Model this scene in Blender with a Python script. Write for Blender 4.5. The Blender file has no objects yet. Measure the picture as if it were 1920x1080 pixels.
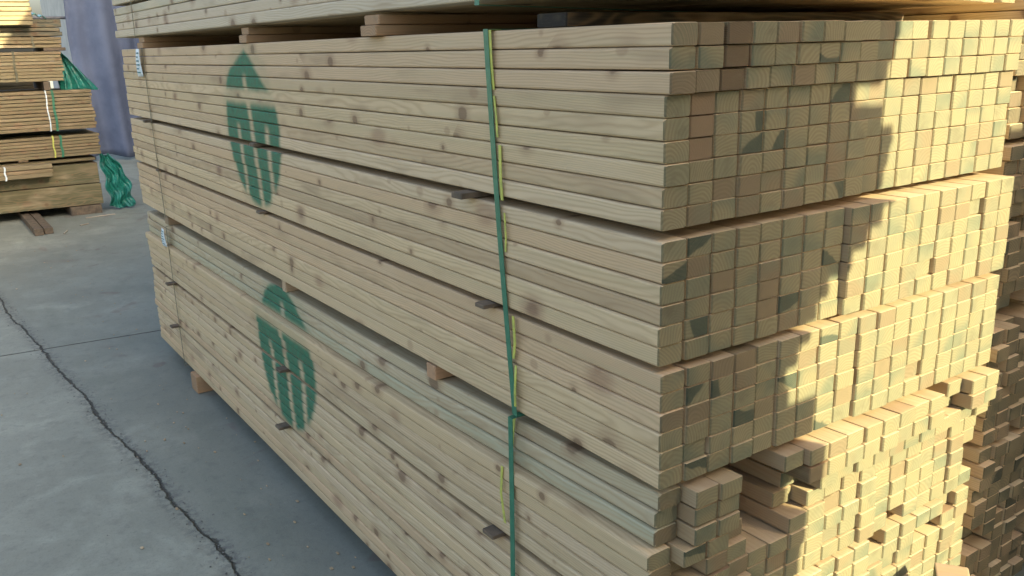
import bpy, math, random
import numpy as np
from mathutils import Vector, Matrix
R = math.radians
# ------------------------------------------------------------------ camera, world, sun, exposure
scene = bpy.context.scene
C = bpy.data.collections.new("lumber_yard"); scene.collection.children.link(C)
GZ = 1.30
F_PX, YAW, PIT, ROL = 1638.3, 0.5969, -0.2700, -0.0246
CAM = Vector((-0.968, -1.0014, 0.2933 + GZ))
fw = Vector((math.cos(PIT)*math.sin(YAW), math.cos(PIT)*math.cos(YAW), math.sin(PIT)))
rt = fw.cross(Vector((0, 0, 1))).normalized(); up = rt.cross(fw)
rt2 = math.cos(ROL)*rt + math.sin(ROL)*up; up2 = -math.sin(ROL)*rt + math.cos(ROL)*up
cam_d = bpy.data.cameras.new("camera"); cam = bpy.data.objects.new("camera", cam_d)
scene.collection.objects.link(cam)
m = Matrix((rt2, up2, -fw)).transposed().to_4x4(); m.translation = CAM
cam.matrix_world = m
cam_d.sensor_width = 36.0; cam_d.lens = 36.0*F_PX/1920.0
cam_d.clip_start = 0.02; cam_d.clip_end = 2000
scene.camera = cam

SUN = Vector((0.33, -0.85, 0.41)).normalized()          # towards the sun
world = bpy.data.worlds.new("World"); scene.world = world; world.use_nodes = True
wn = world.node_tree.nodes; wn.clear()
sky = wn.new('ShaderNodeTexSky'); sky.sky_type = 'NISHITA'; sky.sun_disc = False
sky.sun_elevation = math.asin(SUN.z); sky.sun_rotation = math.atan2(SUN.x, SUN.y)
sky.air_density = 1.0; sky.dust_density = 6.0; sky.ozone_density = 0.6
bg = wn.new('ShaderNodeBackground'); bg.inputs[1].default_value = 0.15
wo = wn.new('ShaderNodeOutputWorld')
world.node_tree.links.new(sky.outputs[0], bg.inputs[0]); world.node_tree.links.new(bg.outputs[0], wo.inputs[0])
sd = bpy.data.lights.new("sun", 'SUN'); sd.energy = 4.6; sd.angle = R(0.3); sd.color = (1.0, 0.92, 0.58)
so = bpy.data.objects.new("sun", sd); scene.collection.objects.link(so)
so.rotation_euler = SUN.to_track_quat('Z', 'Y').to_euler(); so.location = (4, -8, 8)
vs = scene.view_settings
vs.view_transform = 'Standard'; vs.look = 'None'; vs.gamma = 1.0; vs.use_curve_mapping = False
vs.exposure = 1.86

rng = random.Random(7)
# ------------------------------------------------------------------ node helpers
class X:
    """socket wrapper so that maths can be written as expressions"""
    def __init__(s, t, sock): s.t = t; s.s = sock
    def _m(s, op, *a, clamp=False):
        n = s.t.nodes.new('ShaderNodeMath'); n.operation = op; n.use_clamp = clamp
        for i, v in enumerate((s,)+a):
            if isinstance(v, X): s.t.links.new(v.s, n.inputs[i])
            else: n.inputs[i].default_value = v
        return X(s.t, n.outputs[0])
    def __add__(s, o): return s._m('ADD', o)
    def __radd__(s, o): return s._m('ADD', o)
    def __sub__(s, o): return s._m('SUBTRACT', o)
    def __rsub__(s, o): return (s*-1.0)._m('ADD', o)
    def __mul__(s, o): return s._m('MULTIPLY', o)
    def __rmul__(s, o): return s._m('MULTIPLY', o)
    def __truediv__(s, o): return s._m('DIVIDE', o)
    def abs(s): return s._m('ABSOLUTE')
    def sqrt(s): return s._m('SQRT')
    def sin(s): return s._m('SINE')
    def frac(s): return s._m('FRACT')
    def min(s, o): return s._m('MINIMUM', o)
    def max(s, o): return s._m('MAXIMUM', o)
    def gt(s, o): return s._m('GREATER_THAN', o)
    def lt(s, o): return s._m('LESS_THAN', o)
    def step(s, a, b):      # smoothstep from a to b
        n = s.t.nodes.new('ShaderNodeMapRange'); n.interpolation_type = 'SMOOTHSTEP'
        s.t.links.new(s.s, n.inputs[0]); n.inputs[1].default_value = a; n.inputs[2].default_value = b
        if a > b:
            n.inputs[1].default_value = b; n.inputs[2].default_value = a
            n.inputs[3].default_value = 1.0; n.inputs[4].default_value = 0.0
        return X(s.t, n.outputs[0])

class Mat:
    def __init__(self, name, rough=0.8):
        self.m = bpy.data.materials.new(name); self.m.use_nodes = True
        self.t = self.m.node_tree; self.b = self.t.nodes['Principled BSDF']
        self.b.inputs['Roughness'].default_value = rough
        self.b.inputs['Specular IOR Level'].default_value = 0.3
    def obj(self):
        n = self.t.nodes.new('ShaderNodeTexCoord'); return n.outputs['Object']
    def geo(self): return self.t.nodes.new('ShaderNodeNewGeometry')
    def attr(self, name, out='Vector'):
        n = self.t.nodes.new('ShaderNodeAttribute'); n.attribute_name = name; return n.outputs[out]
    def sep(self, sock):
        n = self.t.nodes.new('ShaderNodeSeparateXYZ'); self.t.links.new(sock, n.inputs[0])
        return [X(self.t, n.outputs[i]) for i in range(3)]
    def vec(self, x, y, z=0.0):
        n = self.t.nodes.new('ShaderNodeCombineXYZ')
        for i, v in enumerate((x, y, z)):
            if isinstance(v, X): self.t.links.new(v.s, n.inputs[i])
            else: n.inputs[i].default_value = v
        return n.outputs[0]
    def noise(self, v, scale, detail=3.0, rough=0.5, dist=0.0):
        n = self.t.nodes.new('ShaderNodeTexNoise'); self.t.links.new(v, n.inputs['Vector'])
        n.inputs['Scale'].default_value = scale; n.inputs['Detail'].default_value = detail
        n.inputs['Roughness'].default_value = rough; n.inputs['Distortion'].default_value = dist
        return X(self.t, n.outputs['Fac'])
    def voronoi(self, v, scale, feat='F1', dim='3D', rand=1.0):
        n = self.t.nodes.new('ShaderNodeTexVoronoi'); n.feature = feat; n.voronoi_dimensions = dim
        self.t.links.new(v, n.inputs['Vector']); n.inputs['Scale'].default_value = scale
        n.inputs['Randomness'].default_value = rand
        return n
    def mix(self, fac, a, b, mode='MIX'):
        n = self.t.nodes.new('ShaderNodeMix'); n.data_type = 'RGBA'; n.blend_type = mode
        for s, v in ((n.inputs['Factor'], fac), (n.inputs[6], a), (n.inputs[7], b)):
            if isinstance(v, X): self.t.links.new(v.s, s)
            elif isinstance(v, (int, float)): s.default_value = v
            elif isinstance(v, tuple): s.default_value = (*v, 1.0)
            else: self.t.links.new(v, s)
        return n.outputs[2]
    def color(self, sock): self.t.links.new(sock, self.b.inputs['Base Color'])
    def rough(self, x): self.t.links.new(x.s, self.b.inputs['Roughness'])
    def bump(self, h, strength=0.3, dist=0.002):
        n = self.t.nodes.new('ShaderNodeBump'); n.inputs['Strength'].default_value = strength
        n.inputs['Distance'].default_value = dist
        self.t.links.new(h.s, n.inputs['Height']); self.t.links.new(n.outputs[0], self.b.inputs['Normal'])

def wood(name, axis=1, logo=None, knots=1.0, endpatch=1.0, endk=0.74, green=1.0):
    """solid treated softwood. The boards carry rnd (seeds), tone (own colour) and cs (place across the board)"""
    M = Mat(name, 0.72)
    px, py, pz = M.sep(M.obj())
    r1, r2, r3 = M.sep(M.attr('rnd'))
    tone = M.attr('tone', 'Color')
    u, l, v = M.sep(M.attr('cs'))
    along = (py if axis == 1 else px)
    nx_, ny_, nz_ = M.sep(M.geo().outputs['Normal'])
    end = (ny_ if axis == 1 else nx_).abs().gt(0.7)
    s1, s2 = r1*37.0, r2*53.0
    tone_dark = M.sep(tone)[0].lt(0.29)
    # growth rings round a pith that lies off the board, wandering along its length
    wob = M.noise(M.vec(u*6.0+s1, along*0.7+s2, v*6.0), 1.0, 2.0)
    wob2 = M.noise(M.vec(u*22.0+s1, along*5.0+s2, v*22.0), 1.0, 2.0)
    cu = u - (r1-0.5)*0.14; cv = v + 0.015 + r2*0.05
    d = (cu*cu + cv*cv).sqrt() + (wob-0.5)*0.085 + (wob2-0.5)*0.012
    ring = ((d*1500.0).sin()*0.5+0.5)
    ring = ring*ring
    fib = M.noise(M.vec(u*260.0+s1, along*5.0+s2, v*260.0), 1.0, 3.0, 0.6)
    streak = M.noise(M.vec(u*30.0+s2, along*1.2+s1, v*45.0), 1.0, 3.0, 0.6)
    cloud = M.noise(M.vec(u*9.0+s1, along*2.2+s2, v*9.0+r3*9.0), 1.0, 3.0, 0.55)
    side = M.mix(ring*0.36, tone, (0.31, 0.20, 0.10))
    side = M.mix((streak.step(0.45, 0.72))*0.26, side, (0.40, 0.35, 0.20))
    side = M.mix((cloud.step(0.54, 0.74))*0.60, side, (0.31, 0.22, 0.13))
    side = M.mix((cloud.step(0.46, 0.22))*0.40, side, (0.60, 0.47, 0.31))
    side = M.mix((fib.step(0.50, 0.85))*0.35, side, (0.24, 0.17, 0.10))
    # knots: a dark eye with a reddish halo drawn out along the grain
    kv = M.voronoi(M.vec(along*5.5+s1*3.0, v*6.5+s2*3.0), 1.0, 'F1', '2D')
    kd = X(M.t, kv.outputs['Distance']) + (wob2-0.5)*0.16 + (fib-0.5)*0.05
    kr = M.sep(kv.outputs['Color'])[0]
    rad = kr*kr*0.125+0.018
    halo = (kd/rad).step(2.6, 0.8); eye = (kd/rad).step(1.05, 0.55)
    side = M.mix(halo*0.38*knots, side, (0.27, 0.16, 0.09))
    side = M.mix(eye*0.60*knots*kr.gt(0.45), side, (0.12, 0.065, 0.035))
    # broad resinous smudges that run over neighbouring boards
    sv = M.voronoi(M.vec(along*2.3+pz*0.4, pz*3.6+3.3), 1.0, 'F1', '2D')
    sd_ = X(M.t, sv.outputs['Distance']) + (cloud-0.5)*0.16 + (fib-0.5)*0.08 + (wob2-0.5)*0.10
    sr = M.sep(sv.outputs['Color'])[0]
    side = M.mix(sd_.step(0.13, 0.02)*0.50*knots*sr.gt(0.35), side, (0.25, 0.135, 0.08))
    side = M.mix(sd_.step(0.055, 0.01)*0.45*knots*sr.gt(0.6), side, (0.11, 0.055, 0.035))
    # ends: sawn, ring arcs, green copper stain in the sapwood
    e1 = M.noise(M.vec(u*13.0+s1, r3*40.0, v*13.0+s2), 1.0, 0.6, 0.4, 0.4)
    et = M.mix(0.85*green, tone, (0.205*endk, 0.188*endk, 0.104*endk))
    et = M.mix(r3.step(0.18, 0.06)*0.75, et, (0.150, 0.108, 0.065))
    e2 = M.noise(M.vec(u*28.0+s2, r3*40.0, v*28.0+s1), 1.0, 3.0, 0.6, 0.6)
    saw = M.noise(M.vec(u*60.0+s2, r3*40.0, v*700.0), 1.0, 2.0, 0.5)
    ring2 = ((d*950.0).sin()*0.5+0.5)
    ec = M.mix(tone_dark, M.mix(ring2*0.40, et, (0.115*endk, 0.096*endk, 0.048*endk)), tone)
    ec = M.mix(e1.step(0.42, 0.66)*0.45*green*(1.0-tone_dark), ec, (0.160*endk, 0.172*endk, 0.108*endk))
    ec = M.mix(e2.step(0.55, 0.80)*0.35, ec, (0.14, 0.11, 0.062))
    # copper stain: a part of the end, cut off along a wandering line, on a few boards only
    th = r1*6.283
    side_of = u*th.sin() + v*(th+1.571).sin()*1.4 + (r2-0.5)*0.018 + (e1-0.5)*0.055 + (e2-0.5)*0.016
    hard = side_of.step(-0.0026, 0.0030)*(r3.gt(0.895))
    softp = side_of.step(-0.022, 0.022)*(r3.gt(0.66))*(r3.lt(0.8951))
    keep = (1.0-tone_dark)*endpatch
    ec = M.mix(softp*0.55*keep*(e2*0.8+0.5), ec, (0.085*endk, 0.118*endk, 0.082*endk))
    ec = M.mix(hard*keep*(e2*0.35+0.62), ec, (0.030*endk, 0.050*endk, 0.036*endk))
    ec = M.mix((e2*0.6+e1*0.4).step(0.56, 0.70)*0.40*green, ec, (0.115*endk, 0.105*endk, 0.062*endk))
    ec = M.mix(saw.step(0.5, 0.8)*0.25, ec, (0.13, 0.11, 0.065))
    col = M.mix(end, side, ec)
    if logo:
        y0, z0, rr = logo
        s = (py-y0)*(-0.25/rr); w = (pz-z0)*(0.25/rr)
        wl = M.noise(M.vec(py*14.0, pz*14.0, px), 1.0, 3.0, 0.6) - 0.5
        s = s + wl*0.014; w = w + (M.noise(M.vec(pz*14.0, py*14.0, px), 1.0, 3.0, 0.6)-0.5)*0.012
        fz = 0.017
        def soft(e): return e.step(-fz, fz)
        circ = soft(0.262 - (((s-0.012)*(s-0.012) + (w+0.006)*(w+0.006)).sqrt()))
        roof = soft(0.252 - w - (s.max(0.0)*0.60) + (s.min(0.0)*0.36)) * soft(w-0.121)
        body = soft(0.078 - w)
        cen = soft(0.0165 - (s - 0.014 + w*0.14).abs()) * soft(0.168-w)
        lft = soft(0.0145 - (s + 0.125 + w*0.13).abs()) * soft(0.002-w)
        rgt = soft(0.0165 - (s - 0.158 + w*0.03).abs()) * soft(0.008-w)
        slots = cen.max(lft).max(rgt)
        solid = circ*(roof.max(body))*(1.0 - slots*0.86)
        haze = (0.275 - ((s*s + w*w).sqrt())).step(-0.03, 0.03)*0.22
        mottle = M.noise(M.vec(py*40.0, pz*60.0, px), 1.0, 4.0, 0.7)
        a = (solid*(mottle*0.25+0.80)).max(haze*mottle*1.4)
        a = a*(nx_.lt(-0.25))*(px.lt(0.04))
        gcol = M.mix(mottle.step(0.35, 0.7), (0.007, 0.105, 0.055), (0.020, 0.170, 0.092))
        col = M.mix(a, col, gcol)
    M.color(col)
    M.bump(fib*0.6 + saw*end*0.8 + ring*0.3, 0.35, 0.0012)
    return M.m

def plain(name, c, rough=0.6, c2=None, scale=30.0, spec=0.3):
    M = Mat(name, rough); M.b.inputs['Specular IOR Level'].default_value = spec
    n = M.noise(M.obj(), scale, 4.0, 0.6)
    M.color(M.mix(n.step(0.35, 0.7), c, c2 or tuple(x*0.72 for x in c)))
    M.bump(n, 0.2, 0.002)
    return M.m

# ------------------------------------------------------------------ object helpers
def empty(name, loc, label=None, cat=None, group=None, rz=0.0):
    o = bpy.data.objects.new(name, None); C.objects.link(o)
    o.empty_display_size = 0.1; o.location = loc; o.rotation_euler = (0, 0, rz)
    tag(o, label, cat, group); return o
def tag(o, label=None, cat=None, group=None, kind=None):
    if label: o['label'] = label
    if cat: o['category'] = cat
    if group: o['group'] = group
    if kind: o['kind'] = kind
    return o
def link(name, me, parent=None, mat=None, kind=None, label=None):
    o = bpy.data.objects.new(name, me); C.objects.link(o)
    if parent: o.parent = parent
    if mat: me.materials.append(mat)
    if kind: o['kind'] = kind
    if label: o['label'] = label
    return o

class Boards:
    """collects bevelled boards into one mesh with the attributes the wood material reads"""
    def __init__(s): s.v = []; s.f = []; s.rnd = []; s.tone = []; s.cs = []; s.sm = []
    def add(s, x0, x1, y0, y1, z0, z1, tone, rnd, bev=0.0045, nseg=1, warp=None, axis=1):
        """axis 1: runs along y; axis 0: x0..x1 and y0..y1 swap roles (runs along x)"""
        cx, cz = (x0+x1)/2, (z0+z1)/2; hx, hz = (x1-x0)/2, (z1-z0)/2
        prof = []
        for sx, sz in ((1, 1), (-1, 1), (-1, -1), (1, -1)):
            pts = [(hx, hz-bev), (hx-bev*0.29, hz-bev*0.29), (hx-bev, hz)]
            if sx*sz < 0: pts = pts[::-1]
            prof += [(a*sx, b*sz) for a, b in pts]
        n = len(prof); e = 0.0026
        ys = [(y0, 0.86), (y0+e, 1.0)] + [(y0+(y1-y0)*k/nseg, 1.0) for k in range(1, nseg)] + [(y1-e, 1.0), (y1, 0.86)]
        base = len(s.v)
        for i, (y, sc) in enumerate(ys):
            dx = dz = 0.0
            if warp: dx, dz = warp(y)
            inx = 1.0 if sc == 1.0 else (hx-0.0026)/hx; inz = 1.0 if sc == 1.0 else (hz-0.0007)/hz
            for a, b in prof:
                q = (cx+a*inx+dx, y, cz+b*inz+dz)
                s.v.append(q if axis == 1 else (q[1], q[0], q[2]))
                s.cs.append((a*inx, y-y0, b*inz))
        nf = 0
        def fc(t):
            s.f.append(t if axis == 1 else t[::-1])
        for i in range(len(ys)-1):
            for k in range(n):
                a = base+i*n+k; b = base+i*n+(k+1) % n
                fc((a, b, b+n, a+n)); nf += 1
        fc(tuple(base+k for k in range(n))[::-1]); fc(tuple(base+(len(ys)-1)*n+k for k in range(n))); nf += 2
        s.rnd += [(*rnd, 1.0)]*nf; s.tone += [(*tone, 1.0)]*nf
    def mesh(s, name):
        me = bpy.data.meshes.new(name); me.from_pydata(s.v, [], s.f); me.update()
        a = me.attributes.new('rnd', 'FLOAT_COLOR', 'FACE'); a.data.foreach_set('color', np.array(s.rnd, dtype=np.float32).ravel())
        a = me.attributes.new('tone', 'FLOAT_COLOR', 'FACE'); a.data.foreach_set('color', np.array(s.tone, dtype=np.float32).ravel())
        a = me.attributes.new('cs', 'FLOAT_VECTOR', 'POINT'); a.data.foreach_set('vector', np.array(s.cs, dtype=np.float32).ravel())
        return me

TONES = [((0.575, 0.440, 0.258), 6), ((0.575, 0.415, 0.245), 4), ((0.550, 0.420, 0.250), 3),
         ((0.610, 0.475, 0.300), 3), ((0.500, 0.370, 0.220), 2), ((0.570, 0.450, 0.275), 3)]
def pick_tone(g, dark=1.0):
    r = g.random()*sum(w for _, w in TONES)
    for t, w in TONES:
        r -= w
        if r <= 0: break
    k = dark*g.uniform(0.92, 1.08)
    return tuple(c*k for c in t)
def rnd3(g): return (g.random(), g.random(), g.random())

def box(name, x0, x1, y0, y1, z0, z1, mat, parent=None, bev=0.003):
    """a small chamfered block, centred on its own origin"""
    b = Boards(); b.add(x0, x1, y0, y1, z0, z1, pick_tone(rng), rnd3(rng), bev=min(bev, (x1-x0)/3, (z1-z0)/3))
    return link(name, b.mesh(name), parent, mat)

def ribbon(name, path, w, mat, parent=None, t=0.0012):
    """a flat band following path (points in the xz plane, with its own y), w wide along y, t thick"""
    vs_, fs = [], []
    n = len(path)
    for i, p in enumerate(path):
        a = Vector(path[max(i-1, 0)]); b = Vector(path[min(i+1, n-1)])
        d = (b-a); d.y = 0; d.normalize(); nrm = Vector((-d.z, 0, d.x))
        p = Vector(p)
        for sy, sn in ((-1, 0), (1, 0), (1, 1), (-1, 1)):
            q = p + Vector((0, sy*w/2, 0)) + nrm*(sn*t); vs_.append(tuple(q))
    for i in range(n-1):
        for k in range(4):
            a = i*4+k; b = i*4+(k+1) % 4; fs.append((a, b, b+4, a+4))
    fs.append((3, 2, 1, 0)); fs.append(tuple((n-1)*4+k for k in range(4)))
    me = bpy.data.meshes.new(name); me.from_pydata(vs_, [], fs); me.update()
    return link(name, me, parent, mat)

def grid_mesh(name, nu, nv, fn, mat, parent=None, thick=0.004, smooth=True):
    """sheet with real thickness: fn(u, v) -> point"""
    P = [[Vector(fn(i/nu, j/nv)) for i in range(nu+1)] for j in range(nv+1)]
    vs_, fs = [], []
    for side in (0, 1):
        for j in range(nv+1):
            for i in range(nu+1):
                du = P[j][min(i+1, nu)]-P[j][max(i-1, 0)]; dv = P[min(j+1, nv)][i]-P[max(j-1, 0)][i]
                nn = du.cross(dv)
                if nn.length > 0: nn.normalize()
                vs_.append(tuple(P[j][i]+nn*thick*side))
    W = nu+1; O = W*(nv+1)
    for j in range(nv):
        for i in range(nu):
            a = j*W+i; fs.append((a, a+W, a+W+1, a+1)); fs.append((O+a, O+a+1, O+a+W+1, O+a+W))
    for i in range(nu):
        fs.append((i, i+1, O+i+1, O+i)); a = nv*W+i; fs.append((a+1, a, O+a, O+a+1))
    for j in range(nv):
        a = j*W; fs.append((a+W, a, O+a, O+a+W)); a = j*W+nu; fs.append((a, a+W, O+a+W, O+a))
    me = bpy.data.meshes.new(name); me.from_pydata(vs_, [], fs); me.update()
    if smooth: me.polygons.foreach_set('use_smooth', [True]*len(me.polygons))
    return link(name, me, parent, mat)

# ------------------------------------------------------------------ materials
LH = 0.0359; LW = 0.0600; LEN = 3.90
Z2 = -0.459+GZ       # bottom of the upper marked pack
Z3 = 0.089           # bottom of the lower marked pack
M_wood = wood("treated_wood")
M_wood_dim = wood("shade_toned_wood", endk=0.24)  # copy with ends darkened in colour for the right stack's shade
M_wood_x = wood("treated_wood_crosswise", axis=0, endpatch=0.3, knots=0.8)
M_wood_up = wood("treated_wood_with_upper_mark", logo=(1.985, 1.35-Z2, 0.253))
M_wood_lo = wood("treated_wood_with_lower_mark", logo=(1.885, 0.568-Z3, 0.262))
M_strap = plain("green_strap", (0.030, 0.150, 0.085), 0.32, (0.045, 0.190, 0.110), 60, 0.5)
M_yellow = plain("yellow_strap", (0.50, 0.52, 0.10), 0.45, (0.36, 0.40, 0.09), 60, 0.5)
M_cord = plain("old_strap", (0.150, 0.140, 0.085), 0.6, (0.085, 0.085, 0.055), 60)
M_tag = plain("paper_tag", (0.66, 0.74, 0.76), 0.6, (0.60, 0.68, 0.70), 20)
M_ink = plain("tag_ink", (0.10, 0.26, 0.30), 0.6)
M_grey = plain("weathered_wood", (0.165, 0.125, 0.085), 0.85, (0.085, 0.070, 0.052), 18)
M_tarp = plain("green_tarp", (0.020, 0.200, 0.155), 0.28, (0.012, 0.120, 0.095), 9, 0.5)
M_cloth = plain("blue_cloth", (0.155, 0.185, 0.265), 0.85, (0.120, 0.145, 0.215), 3)
M_steel = plain("steel", (0.16, 0.16, 0.17), 0.5)
M_wall = plain("shed_wall", (0.42, 0.42, 0.40), 0.7, (0.33, 0.33, 0.32), 2)
M_roof = plain("shed_roof", (0.18, 0.20, 0.24), 0.5)

# ------------------------------------------------------------------ ground
Mg = Mat("concrete", 0.78)
gx, gy, gz_ = Mg.sep(Mg.obj())
gp = Mg.vec(gx, gy, 0.0)
jn = (Mg.noise(gp, 9.0, 5.0, 0.65)-0.5)*0.055 + (Mg.noise(gp, 1.3, 2.0)-0.5)*0.10
jd = gx + 0.335 + (gy-1.5)*0.070
jd = (jd/5.0+0.5).frac()*5.0 - 2.5
left = jd.lt(0.0)
j1 = (jd + jn).abs()
crumb = Mg.noise(gp, 34.0, 4.0, 0.7)
jwid = Mg.noise(gp, 1.6, 2.0)*0.013 + crumb*0.013 - 0.007
joint = (jwid - j1).step(-0.003, 0.004)
shoulder = (jwid + 0.055 - j1).step(-0.01, 0.05)
j2d = gy - 4.33 + gx*0.10
j2d = (j2d/5.0+0.5).frac()*5.0 - 2.5
j2 = (j2d + jn*0.18).abs()
joint2 = (0.0065 - j2).step(-0.003, 0.003)
n1 = Mg.noise(gp, 0.8, 5.0, 0.6); n2 = Mg.noise(gp, 3.5, 5.0, 0.65, 0.5); n3 = Mg.noise(gp, 45.0, 5.0, 0.75)
n4 = Mg.noise(Mg.vec(gx*2.0, gy*0.55, 3.0), 2.2, 4.0, 0.6)
gc = Mg.mix(n1.step(0.30, 0.70), (0.240, 0.248, 0.198), (0.310, 0.320, 0.256))
gc = Mg.mix(n2.step(0.42, 0.75)*0.60, gc, (0.415, 0.425, 0.345))
gc = Mg.mix(n4.step(0.50, 0.75)*0.50, gc, (0.185, 0.203, 0.155))
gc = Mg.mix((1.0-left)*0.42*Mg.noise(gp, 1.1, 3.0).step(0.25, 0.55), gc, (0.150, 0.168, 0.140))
n5 = Mg.noise(gp, 13.0, 4.0, 0.7); n6 = Mg.noise(gp, 130.0, 3.0, 0.7)
gc = Mg.mix(n5.step(0.50, 0.72)*0.34, gc, (0.140, 0.145, 0.130))
gc = Mg.mix(n6.step(0.52, 0.72)*0.30, gc, (0.115, 0.118, 0.110))
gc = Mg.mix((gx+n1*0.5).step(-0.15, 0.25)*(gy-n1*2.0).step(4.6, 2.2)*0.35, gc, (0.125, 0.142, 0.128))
gc = Mg.mix(n3.step(0.50, 0.80)*0.45, gc, (0.105, 0.110, 0.100))
gc = Mg.mix(n3.step(0.42, 0.22)*0.30, gc, (0.34, 0.36, 0.37))
gc = Mg.mix(shoulder*crumb.step(0.42, 0.62)*0.65, gc, (0.115, 0.115, 0.110))
gc = Mg.mix(Mg.noise(gp, 3.1, 2.0, 0.4, 1.5).step(0.62, 0.72)*0.28*gx.step(-0.35, -0.1), gc, (0.130, 0.050, 0.050))
gc = Mg.mix(joint.max(joint2)*0.93, gc, Mg.mix(crumb.step(0.4, 0.7), (0.022, 0.022, 0.020), (0.085, 0.080, 0.060)))
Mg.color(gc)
Mg.bump(n3*0.35 + n2*0.5 - shoulder*crumb*0.9 - joint*3.0 - joint2*2.0, 0.8, 0.006)
Mg.rough(n2*0.3+0.55)
me = bpy.data.meshes.new("ground")
me.from_pydata([(-400, -400, 0), (400, -400, 0), (400, 400, 0), (-400, 400, 0)], [], [(0, 1, 2, 3)]); me.update()
tag(link("ground", me, None, Mg.m), kind='structure')

# ------------------------------------------------------------------ timber packs
def pack(name, label, group, loc, layers, h, ncol, w, length, mat, yoff, xoff=None, squash=None,
         skip=(), tone_fn=None, own=100, own_pick=None, nseg=10, seed=1, bow=0.0022, cat="timber pack"):
    """layers: list of (z of the layer's top, rows), local to loc. Returns root and the row list"""
    g = random.Random(seed)
    root = empty(name, loc, label, cat, group)
    rows = []
    for li, (zt, nr) in enumerate(layers):
        for r in range(nr): rows.append((li, r, zt-(r+1)*h))
    items = []
    for ri, (li, r, z) in enumerate(rows):
        for c in range(ncol):
            if (ri, c) in skip: continue
            y0 = yoff(ri, li, c, g); y1 = y0*0.4 + length + g.uniform(-0.012, 0.012)
            xo = (xoff(ri, c, g) if xoff else 0.0)
            jx = g.uniform(-0.0006, 0.0006); jz = g.uniform(0, 0.0009)
            ph, a1, a2 = g.uniform(0, 6.28), g.uniform(-bow, bow), g.uniform(-0.0008, 0.0008)
            def warp(y, ph=ph, a1=a1, a2=a2, c=c, z=z):
                dx = a1*math.sin(y*1.7+ph) if c == 0 else a1*0.25*math.sin(y*1.7+ph)
                dz = a2*math.sin(y*2.3+ph*1.7) + (squash(y, z) if squash else 0.0)
                return dx, dz
            t = tone_fn(ri, c, g) if tone_fn else None
            items.append((ri, c, dict(x0=c*w+xo+jx+0.0018, x1=(c+1)*w+xo+jx-0.0018, y0=y0, y1=y1, z0=z+0.0004, z1=z+h-0.0006-jz-(0.0024 if squash else 0.0),
                          tone=t or pick_tone(g, 1.0 if c == 0 else 0.72), rnd=(g.random(), g.random(), g.random()*(1.0 if c < 8 else 0.86)), bev=(0.0058 if squash else 0.0042) if c == 0 else 0.0018, nseg=nseg if c == 0 or squash else 2, warp=warp)))  # inner boards' tone lowered to paint shade into the seams
    key = own_pick or (lambda ri, c: c*100+ri)
    items.sort(key=lambda it: key(it[0], it[1]))
    for ri, c, kw in items[:own]:
        b = Boards(); b.add(**kw); link("timber", b.mesh("timber"), root, mat)
    rest = Boards()
    for ri, c, kw in items[own:]: rest.add(**kw)
    if rest.v: link("timber", rest.mesh("timber_rest"), root, mat, kind='stuff')
    return root

# ---- upper marked pack
def lay_prot(ri, li, c):      # how far each layer as a whole stands forward, by column
    return 0.0
col_j = random.Random(5)
cj = [[col_j.gauss(0, 0.0007) for _ in range(18)] for _ in range(3)]
def yoff2(ri, li, c, g):
    o = cj[li][c] + g.gauss(0, 0.0006)
    if li == 0:
        o += [-0.004, -0.002, -0.007, -0.005, -0.005, -0.004, -0.008, -0.006, -0.004][ri] if c == 0 else 0
        if ri < 3: o += -0.008
        if ri < 2 and 1 <= c <= 7: o += -0.004
        if ri == 0 and 2 <= c <= 7: o += -0.004
        if c > 8: o += 0.010
    if li == 1:
        o += -0.006 - (0.016 if c >= 8 else 0.0)
    if li == 2:
        o += -0.008 - (0.004 if c >= 1 else 0) - (0.004 if c >= 5 else 0.0) - (0.008 if c >= 9 else 0)
    if g.random() < 0.05: o += g.uniform(-0.004, 0.010)
    return o
def xoff2(ri, c, g):
    o = g.uniform(-0.0012, 0.0012)
    if ri >= 15: o += 0.012*(c == 0)*0 + 0.004
    if ri in (0, 1): o += 0.004
    if ri >= 15: o -= 0.0010*c
    return o
BROWN = (0.100, 0.070, 0.038)
def tone2(ri, c, g):
    if c == 2 and ri < 3: return BROWN
    if c == 0 and ri < 3: return (0.56, 0.41, 0.25)
    if c == 1 and 3 <= ri <= 5: return (0.165, 0.115, 0.065)
    if c and g.random() < 0.03: return (0.15, 0.115, 0.065)
    return None
G1, G2 = 0.0162, 0.0124
H1 = 9*LH; top2 = 21*LH+G1+G2
def hop(y, z): return 0.0
pack_up = pack("timber_pack", "pale timber pack with round green mark at eye level, above the other marked pack",
     "treated timber packs stacked at the corner", (0, 0, Z2),
     [(top2, 9), (top2-9*LH-G1, 6), (top2-15*LH-G1-G2, 6)], LH, 18, LW, LEN, M_wood_up, yoff2, xoff2, tone_fn=tone2, seed=11)
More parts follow.
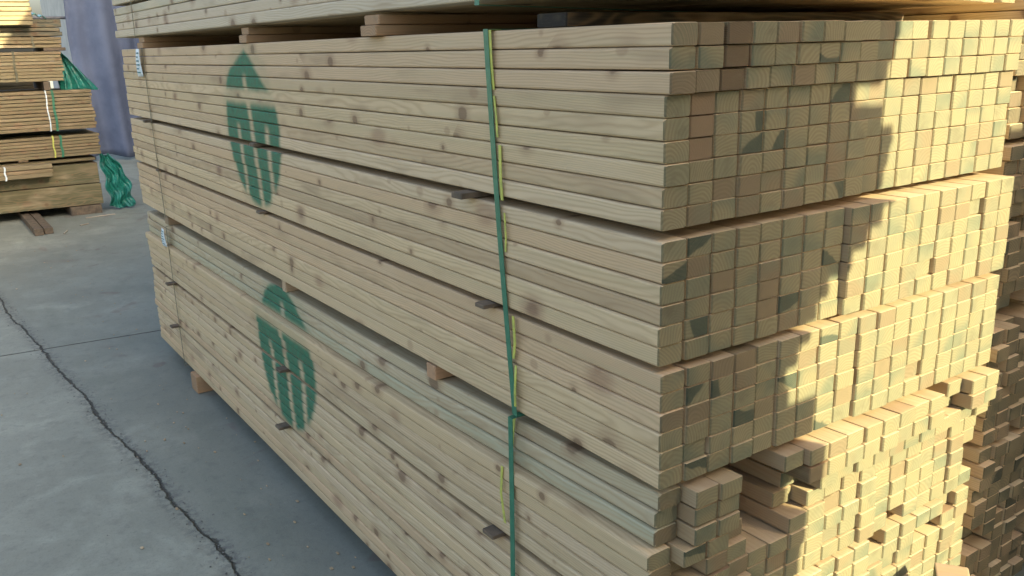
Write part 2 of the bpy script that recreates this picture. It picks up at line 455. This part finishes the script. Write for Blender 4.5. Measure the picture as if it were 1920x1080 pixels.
# ---- lower marked pack: uneven ends, a hole where timbers have been pushed back
H3 = 0.0375; GS = 0.012
col3 = [col_j.gauss(0, 0.007) for _ in range(18)]
def yoff3(ri, li, c, g):
    o = -0.018 + col3[c]*0.35 + g.gauss(0, 0.0022)
    if g.random() < 0.075: o += g.uniform(0.01, 0.05)
    if g.random() < 0.015: o -= g.uniform(0.005, 0.012)
    if c == 0: o = g.gauss(0, 0.005) + (0.012 if ri < 3 else 0.004)
    if c >= 1 and ri < 3: o -= 0.012
    if c >= 7 and ri < 2: o -= 0.016
    if c in (4, 5) and ri < 5 and not (c == 5 and ri == 0): o = 0.32 + g.uniform(-0.02, 0.03)
    if c == 3 and ri in (0, 1, 2): o = 0.12 - 0.03*ri
    if c in (1, 2) and 3 <= ri < 6: o -= 0.008
    if c in (2, 3) and 6 <= ri < 9: o -= 0.010
    if c in (4, 5) and 6 <= ri < 8: o = -0.015
    if (c, ri) in ((14, 0), (14, 1)): o = 0.22
    if c in (6, 7) and ri in (0, 1): o = -0.045
    if c == 6 and ri in (2, 3): o = 0.02
    return o
def xoff3(ri, c, g): return -0.0009*c + g.uniform(-0.0026, 0.0026)*(c == 0) + (0.019 if ri < 3 else (-0.004 if ri in (3, 4) else 0.002))
def sq3(y, z):
    t = min(max(y/1.0, 0), 1); t = t*t*(3-2*t)
    return -0.029*t*(z/0.74)
top3 = 19*H3+2*GS
def tone3(ri, c, g):
    if c == 0 and ri == 2: return (0.41, 0.385, 0.255)
    if c == 0 and ri in (0, 1): return (0.47, 0.40, 0.26)
    if c and g.random() < 0.04: return (0.15, 0.115, 0.065)
    return None
pack_lo = pack("timber_pack", "lowest pale timber pack with round green mark and ragged ends, on bearers over concrete",
     "treated timber packs stacked at the corner", (0, 0, Z3),
     [(top3, 8), (top3-8*H3-GS, 6), (top3-14*H3-2*GS, 5)], H3, 18, LW, LEN-0.02, M_wood_lo, yoff3, xoff3,
     squash=sq3, tone_fn=tone3, seed=23)
# ---- pack on top, only its lower courses are in the picture
ZT = 1.674
def yoff1(ri, li, c, g): return g.gauss(0.03, 0.008)
def xoff1(ri, c, g): return g.uniform(-0.001, 0.001) - 0.002*(3-ri % 5)
def sq1(y, z): return 0.0
top1 = 21*LH+0.03
pack_top = pack("timber_pack", "pale timber pack raised on slats above the marked packs, cut off by picture top",
     "treated timber packs stacked at the corner", (0, 0, ZT),
     [(top1, 9), (top1-9*LH-0.012, 8), (top1-17*LH-0.024, 4)], LH, 18, LW, LEN+0.03, M_wood, yoff1, xoff1, seed=31,
     own_pick=lambda ri, c: c*100+(20-ri), tone_fn=lambda ri, c, g: tuple(k*1.03 for k in pick_tone(g)) if c else (0.53+g.uniform(-.03, .03), 0.47, 0.34))
pack_top.rotation_euler = (0, R(1.25), 0)

# ---- stickers: thin slats between the courses, parts of their pack
def slat(root, y, z, t, x0=-0.022, w=0.042, mat=M_grey, name="spacer_slat", x1=1.10):
    return box(name, x0, x1, y-w/2, y+w/2, z, z+t, mat, root, 0.002)
za = top2-9*LH-G1; zb = top2-15*LH-G1-G2
for y, x0 in ((0.575, -0.034), (1.955, -0.010), (3.44, -0.030)): slat(pack_up, y, za+0.0015, G1-0.003, x0)
for y, x0 in ((0.512, -0.026), (1.945, -0.016), (3.40, -0.010)): slat(pack_up, y, zb+0.0015, G2-0.003, x0, 0.036)
zc = top3-8*H3-GS; zd = top3-14*H3-2*GS
for y, x0 in ((0.52, -0.020), (1.885, -0.022), (3.40, -0.035)): slat(pack_lo, y, zc+0.001-0.029*zc/0.74*(1 if y > 1 else .6), GS-0.002, x0, 0.045)
for y, x0 in ((0.55, -0.020), (1.915, -0.035), (3.43, -0.035)): slat(pack_lo, y, zd+0.001-0.029*zd/0.74*(1 if y > 1 else .6), GS-0.002, x0, 0.045)

# ---- straps, parts of their pack
def loop(y_top, y_bot, H, dx=-0.004, drift=0.0, wig=0.0, xw=1.084, top_z=None):
    pts = []
    n = 22
    for i in range(n+1):
        k = i/n; pts.append((dx - wig*math.sin(k*math.pi*3)*0.003, y_top+(y_bot-y_top)*k + drift*math.sin(k*3.1), H+0.003-(H+0.006)*k))
    pts.insert(0, (0.015, y_top, H+0.003)); pts.insert(0, (xw, y_top, H+0.003))
    pts.append((0.015, y_bot, -0.003)); pts.append((xw, y_bot, -0.003)); pts.append((xw+0.003, (y_bot+y_top)/2, H/2)); pts.append((xw+0.003, y_top, H))
    return pts
ribbon("strap", loop(0.487, 0.418, top2, -0.0045, 0.006), 0.0165, M_strap, pack_up)
ribbon("strap", loop(0.432, 0.452, top3, -0.007, -0.004), 0.0165, M_strap, pack_lo)
ribbon("strap", loop(3.40, 3.372, top2, -0.0045, 0.01), 0.009, M_cord, pack_up)
ribbon("strap", loop(3.372, 3.352, top3-0.034, -0.008, 0.006), 0.009, M_cord, pack_lo)
ribbon("strap", loop(3.50, 3.46, top1, -0.014, 0.006), 0.009, M_cord, pack_top)
ribbon("strap", loop(0.50, 0.50, top1, -0.014, 0.0), 0.0165, M_strap, pack_top)
def yell(root, pts, w=0.008): ribbon("strap_tail", pts, w, M_yellow, root)
def P2(y, z, x=-0.003): return (x, y, z-Z2)
yell(pack_up, [(0.02, .474, top2+.0015), P2(.474, 1.6245), P2(.472, 1.56), P2(.468, 1.512, -.002)])
yell(pack_up, [P2(.466, 1.500), P2(.460, 1.46), P2(.458, 1.42)], 0.006)
yell(pack_up, [P2(.450, 1.405), P2(.446, 1.34, -.006), P2(.447, 1.295)], 0.009)
yell(pack_up, [P2(.440, 1.270), P2(.437, 1.22), P2(.440, 1.19)], 0.005)
yell(pack_up, [P2(.418, 1.058), P2(.414, 1.00), P2(.420, .965)], 0.008)
yell(pack_up, [P2(.412, .952, -.003), P2(.405, .93, -.010), P2(.408, .89, -.010), P2(.415, .862, -.005), P2(.420, .843, -.002)], 0.007)
def P3(y, z, x=-0.004): return (x, y, z-Z3)
yell(pack_lo, [P3(.447, .822, .014), P3(.455, .76, .012), P3(.462, .70, .010)], 0.009)
yell(pack_lo, [P3(.468, .70, -.008), P3(.476, .63, -.008), P3(.466, .56, -.006)], 0.008)

# ---- paper tags
def paper(root, y, z, w, h, tilt):
    o = grid_mesh("paper_tag", 6, 8, lambda u, v: (-0.010-0.006*math.sin(v*2.6+u), y+w/2-w*u+tilt*v*h, z-h*v), M_tag, root, 0.0006)
    for k in range(6):
        f = 0.12+k*0.14; ww = (0.75, 0.5, 0.62, 0.7, 0.4, 0.6)[k]
        grid_mesh("print_line", 2, 1, lambda u, v: (-0.0118-0.006*math.sin((f+0.05*v)*2.6+u*ww), y+w/2-w*(0.12+u*ww)+tilt*f*h, z-h*(f+0.055*v)), M_ink, o, 0.0003)
paper(pack_up, 3.455, top2-0.002, 0.085, 0.125, 0.10)
paper(pack_lo, 3.425, top3-0.050, 0.062, 0.090, 0.05)

# ------------------------------------------------------------------ bearers: loose lengths under and between the packs
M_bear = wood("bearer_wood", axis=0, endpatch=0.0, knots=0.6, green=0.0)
def bearer(x0, x1, y, w, z0, z1, label, group, tone=(0.47, 0.32, 0.19)):
    root = empty("bearer", ((x0+x1)/2, y, z0), label, "bearer", group)
    b = Boards(); b.add(-w/2, w/2, -(x1-x0)/2, (x1-x0)/2, 0, z1-z0, tone, rnd3(rng), 0.003, axis=0)
    o = link("timber_length", b.mesh("bearer"), root, M_bear)
    return root
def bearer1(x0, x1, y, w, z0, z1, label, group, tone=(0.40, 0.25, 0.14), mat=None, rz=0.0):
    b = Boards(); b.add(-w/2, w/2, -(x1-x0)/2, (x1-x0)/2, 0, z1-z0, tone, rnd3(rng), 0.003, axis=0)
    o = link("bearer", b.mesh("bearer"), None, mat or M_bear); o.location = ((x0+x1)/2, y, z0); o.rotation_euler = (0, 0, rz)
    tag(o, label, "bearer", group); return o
ztop = Z2+top2
GB = "bearers between the packs"
bearer1(0.03, 1.06, 0.32, 0.09, ztop+0.001, ztop+0.026, "black bearer added to darken the gap over the timber ends, under the topmost pack", GB, (0.018, 0.015, 0.012))  # added light blocker; its near-black tone paints the gap's shade
for (y, w, nm, xs) in ((0.985, 0.085, "nearest", -0.012), (1.965, 0.075, "middle", 0.004), (3.44, 0.11, "farthest", 0.002)):
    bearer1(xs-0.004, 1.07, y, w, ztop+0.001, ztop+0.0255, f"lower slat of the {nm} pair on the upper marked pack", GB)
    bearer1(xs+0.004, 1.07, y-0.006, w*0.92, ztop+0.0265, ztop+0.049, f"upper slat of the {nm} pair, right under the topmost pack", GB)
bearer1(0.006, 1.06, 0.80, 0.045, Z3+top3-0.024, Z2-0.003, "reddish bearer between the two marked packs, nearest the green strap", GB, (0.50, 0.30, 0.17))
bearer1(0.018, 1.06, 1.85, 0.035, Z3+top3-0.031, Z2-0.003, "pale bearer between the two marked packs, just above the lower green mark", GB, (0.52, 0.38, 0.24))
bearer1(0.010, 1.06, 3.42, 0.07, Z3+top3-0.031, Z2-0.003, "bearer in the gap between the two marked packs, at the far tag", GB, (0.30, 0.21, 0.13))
for y, nm in ((3.19, "at its far end"), (0.62, "at its near end"), (1.9, "under its middle")):
    bearer1(-0.012 if y > 3 else 0.16, 1.07, y, 0.10, 0.002, Z3-0.002, f"square bearer on the concrete under the lowest marked pack, {nm}", "bearers on the ground")

# ------------------------------------------------------------------ neighbouring stack on the right
def yn(base, amp):
    def f(ri, li, c, g):
        o = base + g.gauss(0, amp)
        if g.random() < 0.12: o += g.uniform(0.01, 0.05)
        return o
    return f
nx0 = 1.135
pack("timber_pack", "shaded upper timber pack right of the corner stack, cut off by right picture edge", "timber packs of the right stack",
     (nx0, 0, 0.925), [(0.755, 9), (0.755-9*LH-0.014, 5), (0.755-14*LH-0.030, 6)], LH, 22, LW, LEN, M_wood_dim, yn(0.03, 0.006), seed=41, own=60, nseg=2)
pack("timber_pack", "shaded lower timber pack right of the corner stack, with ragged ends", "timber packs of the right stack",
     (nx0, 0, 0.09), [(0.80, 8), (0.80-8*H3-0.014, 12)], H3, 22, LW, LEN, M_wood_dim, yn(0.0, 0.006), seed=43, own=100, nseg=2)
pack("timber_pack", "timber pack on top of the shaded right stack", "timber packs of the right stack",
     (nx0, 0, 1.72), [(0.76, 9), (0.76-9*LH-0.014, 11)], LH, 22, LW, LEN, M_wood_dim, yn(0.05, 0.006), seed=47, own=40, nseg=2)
for z, zz, nm in ((0.002, 0.088, "on the ground"), (0.892, 0.924, "between its lower two packs"), (1.683, 1.718, "below its top pack")):
    for y, nn in ((0.7, "nearer"), (3.2, "farther")):
        bearer1(nx0+0.02, nx0+1.3, y, 0.09, z, zz, f"{nn} wooden bearer of the shaded right stack, {nm}", "bearers of the right stack")

# upright offcut at the lower right
b = Boards(); b.add(-0.055, 0.055, -0.035, 0.035, 0, 0.41, (0.30, 0.21, 0.14), rnd3(rng), 0.003)
o = link("wooden_block", b.mesh("wooden_block"), None, M_wood); o.location = (0.800, -0.135, 0.01); o.rotation_euler = (0, 0, R(35))
tag(o, "brown wooden block standing before the sunlit timber ends", "wooden block")

# ------------------------------------------------------------------ far stack on the left: boards run across the view
def far_pack(name, label, x1, y, z0, z1, rows, seed, cols=5, cw=0.16, dark=1.0, xl=4.0, jit=0.02, tilt=0.0, tones=None, straps=(), thick=None, rowset=None):
    g = random.Random(seed)
    root = empty(name, (x1, y, z0), label, "timber pack", "packs of the far left stack")
    h = (z1-z0)/rows
    rest = Boards()
    for r in range(rows):
        for c in range(cols):
            b = Boards() if c == 0 else rest
            e = g.uniform(-jit, jit*0.3)
            ph, am = g.uniform(0, 6), g.uniform(0, 0.004)
            b.add(c*cw, (c+1)*cw-0.002, -xl+g.uniform(-.02, .02), e, r*h+0.001, (r+1)*h-0.002-g.uniform(0, h*0.10),
                  tuple(k*dark*0.44*q for q, k in zip((0.93, 1.0, 0.92),  (tones or [None])[0] or pick_tone(g))), rnd3(g), bev=min(0.004, h*0.2), nseg=8,  # tones scaled down to stand in for missing shade
                  warp=(lambda q, ph=ph, am=am: (am*math.sin(q*3+ph), am*0.6*math.sin(q*2+ph)-tilt*q)), axis=0)
            if c == 0: link("timber", b.mesh("timber"), root, M_wood_x)
    link("timber", rest.mesh("timber_rest"), root, M_wood_x, kind='stuff')
    for (sx, mt, w) in straps:
        n = 8; H = z1-z0
        pts = [(sx+0.004*math.sin(k*1.3), -0.006-0.001*k % 2, H+0.004-(H+0.008)*k/n) for k in range(n+1)]
        vs_, fs = [], []
        for p in pts:
            for q in ((-w/2, 0), (w/2, 0), (w/2, 0.002), (-w/2, 0.002)): vs_.append((p[0]+q[0], p[1]+q[1], p[2]))
        for i in range(n):
            for k in range(4):
                a = i*4+k; b_ = i*4+(k+1) % 4; fs.append((a, b_, b_+4, a+4))
        me = bpy.data.meshes.new("strap"); me.from_pydata(vs_, [], fs); me.update(); link("strap", me, root, mt)
    return root
FY = 9.0
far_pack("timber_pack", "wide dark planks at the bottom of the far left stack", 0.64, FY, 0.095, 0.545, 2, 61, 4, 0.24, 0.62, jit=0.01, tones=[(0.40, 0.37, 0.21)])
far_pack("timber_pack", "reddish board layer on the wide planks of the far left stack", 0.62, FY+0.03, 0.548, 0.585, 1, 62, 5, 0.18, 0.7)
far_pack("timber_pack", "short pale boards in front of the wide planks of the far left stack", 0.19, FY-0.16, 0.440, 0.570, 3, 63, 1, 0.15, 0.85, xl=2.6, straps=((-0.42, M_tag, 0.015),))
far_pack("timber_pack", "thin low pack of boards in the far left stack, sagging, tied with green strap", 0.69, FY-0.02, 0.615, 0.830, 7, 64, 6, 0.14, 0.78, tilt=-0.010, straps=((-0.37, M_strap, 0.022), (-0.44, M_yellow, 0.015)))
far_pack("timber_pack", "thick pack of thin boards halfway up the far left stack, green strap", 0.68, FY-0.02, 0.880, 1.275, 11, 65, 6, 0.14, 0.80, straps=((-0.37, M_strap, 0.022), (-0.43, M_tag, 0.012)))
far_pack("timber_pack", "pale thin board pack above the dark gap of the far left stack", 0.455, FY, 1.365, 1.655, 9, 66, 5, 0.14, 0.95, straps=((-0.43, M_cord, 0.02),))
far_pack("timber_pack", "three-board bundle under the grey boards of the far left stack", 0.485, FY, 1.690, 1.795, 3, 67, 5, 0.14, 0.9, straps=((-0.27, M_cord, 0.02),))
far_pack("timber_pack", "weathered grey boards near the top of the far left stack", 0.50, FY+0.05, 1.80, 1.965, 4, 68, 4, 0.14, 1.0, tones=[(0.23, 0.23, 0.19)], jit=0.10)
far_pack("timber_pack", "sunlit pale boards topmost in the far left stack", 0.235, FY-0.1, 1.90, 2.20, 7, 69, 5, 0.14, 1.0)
far_pack("timber_pack", "board pack added behind the far left stack to darken its wide gap", 0.42, FY+1.3, 0.10, 1.48, 30, 70, 2, 0.2, 0.55)  # added so that no bright ground shows through the gap
GF = "bearers of the far left stack"
def by(x, y0, y1, w, z0, z1, label, mat=M_grey):
    b = Boards(); b.add(-w/2, w/2, 0, y1-y0, 0, z1-z0, (0.3, 0.22, 0.14), rnd3(rng), 0.004)
    o = link("bearer", b.mesh("bearer"), None, mat); o.location = (x, y0, z0); tag(o, label, "bearer", GF); return o
by(-0.10, 8.05, 9.9, 0.075, 0.002, 0.062, "left one of two dark bearers jutting out below the far left stack")
by(-0.015, 8.08, 9.9, 0.075, 0.002, 0.058, "right one of two dark bearers jutting out below the far left stack")
by(0.46, 8.98, 9.9, 0.30, 0.002, 0.090, "low black bearer under the right end of the far left stack")
by(-0.04, 9.0, 9.8, 0.09, 0.590, 0.614, "small reddish block on the wide planks of the far left stack", M_bear)
by(-0.42, 8.98, 9.8, 0.09, 0.835, 0.878, "grey block at the left edge between two thin board packs", M_bear)
by(0.28, 8.99, 9.8, 0.06, 1.28, 1.363, "dark block in the wide gap of the far left stack")
by(0.40, 9.0, 9.8, 0.20, 1.657, 1.688, "dark bearer just above the pale thin board pack of the far left stack")
by(-0.6, 9.0, 9.8, 0.10, 1.28, 1.363, "dark block in the wide gap near the left picture edge")

# ------------------------------------------------------------------ green tarpaulins, cloth, pole
def tarp_fn(u, v):
    # hangs from the upper packs and spreads out to the right on the lower pack
    x = 0.42 + (0.30*v+0.02)*u + 0.05*u; z = 1.70 - 0.44*v - 0.05*u*(1-v)
    y = 9.30 - 0.16*v + 0.06*abs(math.sin(u*9+v*2)) + 0.02*abs(math.sin(u*27+v*9)) + 0.01*math.sin(v*33+u*11)
    return (x, y, z)
tag(grid_mesh("tarpaulin", 30, 16, tarp_fn, M_tarp), "glossy green plastic sheet spread in front of the blue cloth", "tarpaulin")
def tarp2(u, v):
    # crumpled sheet edge trailing from the pack to the ground
    z = 0.63 - 0.57*v - 0.05*math.sin(u*2.5)
    x = 0.66 + 0.05*v + u*(0.13+0.13*math.sin(min(v*2.3, 1.9))) + 0.015*math.sin(v*17+u*4)
    cr = abs(math.sin(u*7+v*2.2))*0.05 + abs(math.sin(u*19-v*5))*0.016 + 0.012*math.sin(v*23+u*5)
    return (x, 9.10 + 0.10*u - cr - 0.05*v, max(z, 0.02))
tag(grid_mesh("tarpaulin", 44, 40, tarp2, M_tarp, smooth=False), "bunched green plastic hanging to the concrete beside the far left stack", "tarpaulin")
def tarp3(u, v): return (0.03+0.28*u, 9.2+0.2*v, 1.985+0.035*math.sin(u*9)*(1-v)+0.04*v+0.02*u)
tag(grid_mesh("tarpaulin", 14, 6, lambda u, v: (0.20+0.17*u, 9.02+0.2*v, 1.97+0.05*(1-u)+0.012*math.sin(u*17)+0.02*v), M_tarp), "scrap of bright green plastic on the weathered grey boards", "tarpaulin")
def cloth(u, v):
    x = 1.30 + 3.2*u; z = 4.6 - 4.53*v
    lean = 0.20*max(0, v-0.60)*(1-u)*1.6
    f = 0.11*math.sin(u*26+0.7*math.sin(v*2.2)) + 0.05*math.sin(u*61+v*3.1) + 0.02*math.sin(u*17+v*13)
    return (x+lean+0.03*math.sin(v*5+u*20), 14.0 + f*(0.5+0.6*v), z + (0.03*math.sin(u*31) if v > .99 else 0))
tag(grid_mesh("cloth_curtain", 150, 40, cloth, M_cloth, thick=0.006), "tall blue-grey cloth hanging in folds behind the stacks down to the concrete", "curtain")
# ------------------------------------------------------------------ rest
def tube(name, a, b, r, mat, parent=None, seg=10):
    a, b = Vector(a), Vector(b); d = (b-a).normalized(); u = d.orthogonal().normalized(); w = d.cross(u)
    vs_ = [tuple(p + (u*math.cos(t)+w*math.sin(t))*r) for p in (a, b) for t in [k*2*math.pi/seg for k in range(seg)]]
    fs = [(k, (k+1) % seg, seg+(k+1) % seg, seg+k) for k in range(seg)] + [tuple(range(seg))[::-1], tuple(range(seg, 2*seg))]
    me = bpy.data.meshes.new(name); me.from_pydata(vs_, [], fs); me.update(); return link(name, me, parent, mat)
pr = empty("pole_frame", (1.4, 14.3, 0), "grey metal pole frame that reaches out left of the blue cloth", "pole frame")
tube("rail", (-0.85, 0, 2.17), (3.2, 0, 2.17), 0.022, M_steel, pr); tube("rail", (-0.1, 0, 4.62), (3.2, 0, 4.62), 0.03, M_steel, pr)
tube("post", (0.05, 0.05, 0), (0.05, 0.05, 4.7), 0.035, M_steel, pr); tube("post", (3.1, 0.05, 0), (3.1, 0.05, 4.7), 0.035, M_steel, pr)

# gravel and splinters along the joint
def stones(name, pts, mat, seed, kind_label=None):
    g = random.Random(seed); vs_, fs = [], []
    for (x, y, s) in pts:
        b = len(vs_)
        for q in ((1, 0, .3), (.3, 1, .2), (-.9, .5, .25), (-.6, -.8, .3), (.5, -.9, .2), (.1, .1, .9)):
            vs_.append((x+q[0]*s*g.uniform(.6, 1.1), y+q[1]*s*g.uniform(.6, 1.1), 0.001+q[2]*s*g.uniform(.6, 1)))
        for k in range(5): fs.append((b+k, b+(k+1) % 5, b+5))
    me = bpy.data.meshes.new(name); me.from_pydata(vs_, [], fs); me.update()
    return tag(link(name, me, None, mat), kind='stuff')
M_stone = plain("gravel", (0.20, 0.20, 0.19), 0.9, (0.09, 0.09, 0.085), 40)
g = random.Random(3); pts = []
for i in range(650):
    y = g.uniform(1.0, 8.5); x = -0.335-(y-1.5)*0.07 + g.gauss(0.0, 0.03)
    pts.append((x, y, g.uniform(0.0015, 0.0055)))
for i in range(260): pts.append((g.uniform(-1.2, 0.0), g.uniform(1.0, 8.0), g.uniform(0.001, 0.003)))
stones("gravel", pts, M_stone, 5)
g = random.Random(8); ch = Boards()
for i in range(140):
    y = g.uniform(1.1, 7.5); x = g.uniform(-1.3, -0.02) if g.random() < 0.45 else g.gauss(-0.12, 0.10)
    l = g.uniform(0.006, 0.022); t = g.uniform(0.15, 0.6)
    ch.add(x, x+l*t, y, y+l, 0.001, 0.0032, pick_tone(g, g.uniform(0.5, 0.95)), rnd3(g), 0.0005)
tag(link("wood_chips", ch.mesh("wood_chips"), None, M_wood), kind='stuff')
for k, (x, y, a, l) in enumerate(((0.55, 8.75, 10, 0.30), (0.12, 8.05, 70, 0.14), (0.33, 8.35, 30, 0.10))):
    b = Boards(); b.add(-0.006, 0.006, -l/2, l/2, 0, 0.008, (0.45, 0.4, 0.32), rnd3(rng), 0.002, axis=0)
    o = link("wood_splinter", b.mesh("wood_splinter"), None, M_wood_x); o.location = (x, y, 0.002); o.rotation_euler = (0, 0, R(a))
    tag(o, ("thin stick poking out right from under the far left stack", "thin pale splinter on the concrete beside the jutting dark bearers", "small curved splinter on the concrete in front of the far left stack")[k], "splinter", "splinters on the concrete")

# ------------------------------------------------------------------ unseen stacks and buildings added to shade the yard
YC = -2.6; KX = SUN.x/-SUN.y; KZ = SUN.z/-SUN.y
def cast_rows(prof, name, label, right, far_x):
    """unseen shade caster: crosswise boards, ends cut to the shadow outline prof [(z on the timber ends, x there)]"""
    root = empty(name, (0, YC, 0), label, "timber stack", "unseen timber stacks shaped to cast shade")
    dz = -YC*KZ; dx = -YC*KX
    b = Boards(); z = 0.05; g = random.Random(9)
    while z < prof[0][0]+dz:
        zf = z+0.02-dz
        x = None
        for (za_, xa), (zb_, xb) in zip(prof, prof[1:]):
            if zb_ <= zf <= za_: x = xb + (xa-xb)*(zf-zb_)/max(za_-zb_, 1e-6)
        if x is None: x = prof[-1][1]
        x += dx
        a, c = (far_x, x) if right else (x, far_x)
        b.add(-0.022, 0.0, a, c, z, z+0.0385, pick_tone(g), rnd3(g), axis=0)
        b.add(-0.9, -0.03, a+(0.1 if right else 0.42), c-0.1, z, z+0.0385, pick_tone(g), rnd3(g), axis=0)
        z += 0.04
    link("timber", b.mesh("timber"), root, M_wood_x, kind='stuff')
cast_rows([(1.95, 0.72), (1.602, 0.618), (1.514, 0.581), (1.50, 0.50), (1.476, 0.485), (1.475, 0.60), (1.44, 0.605), (1.435, 0.646), (1.358, 0.631),
           (1.297, 0.614), (1.257, 0.572), (1.144, 0.452), (0.974, 0.315), (0.918, 0.335), (0.915, 0.415), (0.818, 0.405), (0.533, 0.395), (0.0, 0.385)],
          "shade_caster_stack", "unseen tall timber stack, ends cut to cast the shadow line on the corner", True, -0.7)
cast_rows([(1.43, 1.30), (1.40, 1.12), (0.9, 1.10), (0.4, 1.09), (0.0, 1.07)], "shade_caster_stack", "unseen timber stack added to shade the right stack", False, 5.0)
wr = empty("shade_warehouse", (3.6, 0, 0), "unseen grey building added right of the yard to shade the far left stack", "shade_warehouse")  # unseen building, added to shade the far stack and the cloth
def solid(name, x0, x1, y0, y1, z0, z1, mat, parent):
    vs_ = [(x, y, z) for z in (z0, z1) for y in (y0, y1) for x in (x0, x1)]
    me = bpy.data.meshes.new(name); me.from_pydata(vs_, [], [(0, 2, 3, 1), (4, 5, 7, 6), (0, 1, 5, 4), (2, 6, 7, 3), (0, 4, 6, 2), (1, 3, 7, 5)]); me.update()
    return link(name, me, parent, mat)
solid("wall", 0, 8, 0.22, 34, 0, 7.4, M_wall, wr)
solid("low_shade_wall", 0.0, 8, -1.7, 0.215, 0, 6.25, M_wall, wr)  # lower section, sized so sun still reaches the topmost far boards
solid("roof", -0.05, 8.5, 0.2, 34.5, 7.402, 7.6, M_roof, wr)

# unseen sheds added behind the camera to keep the low southern sky off the timber ends
for x0, x1, h, dp, nm in ((-3.2, 2.62, 7.2, 6.0, "left"), (4.6, 15.0, 6.8, 2.0, "right")):
    sh = empty("sky_block_shed", (0, -6.0, 0), f"unseen building added to cut sky light on the timber ends, {nm} one of the two", "sky_block_shed", "unseen buildings added to block the sky")
    solid("wall", x0, x1, -dp, 0, 0, h-0.2, M_wall, sh); solid("roof", x0-0.02, x1+0.02, -dp-0.1, 0.02, h-0.197, h, M_roof, sh)
    solid("door", x0+0.8, x0+3.6, 0.003, 0.03, 0, 3.2, M_roof, sh)
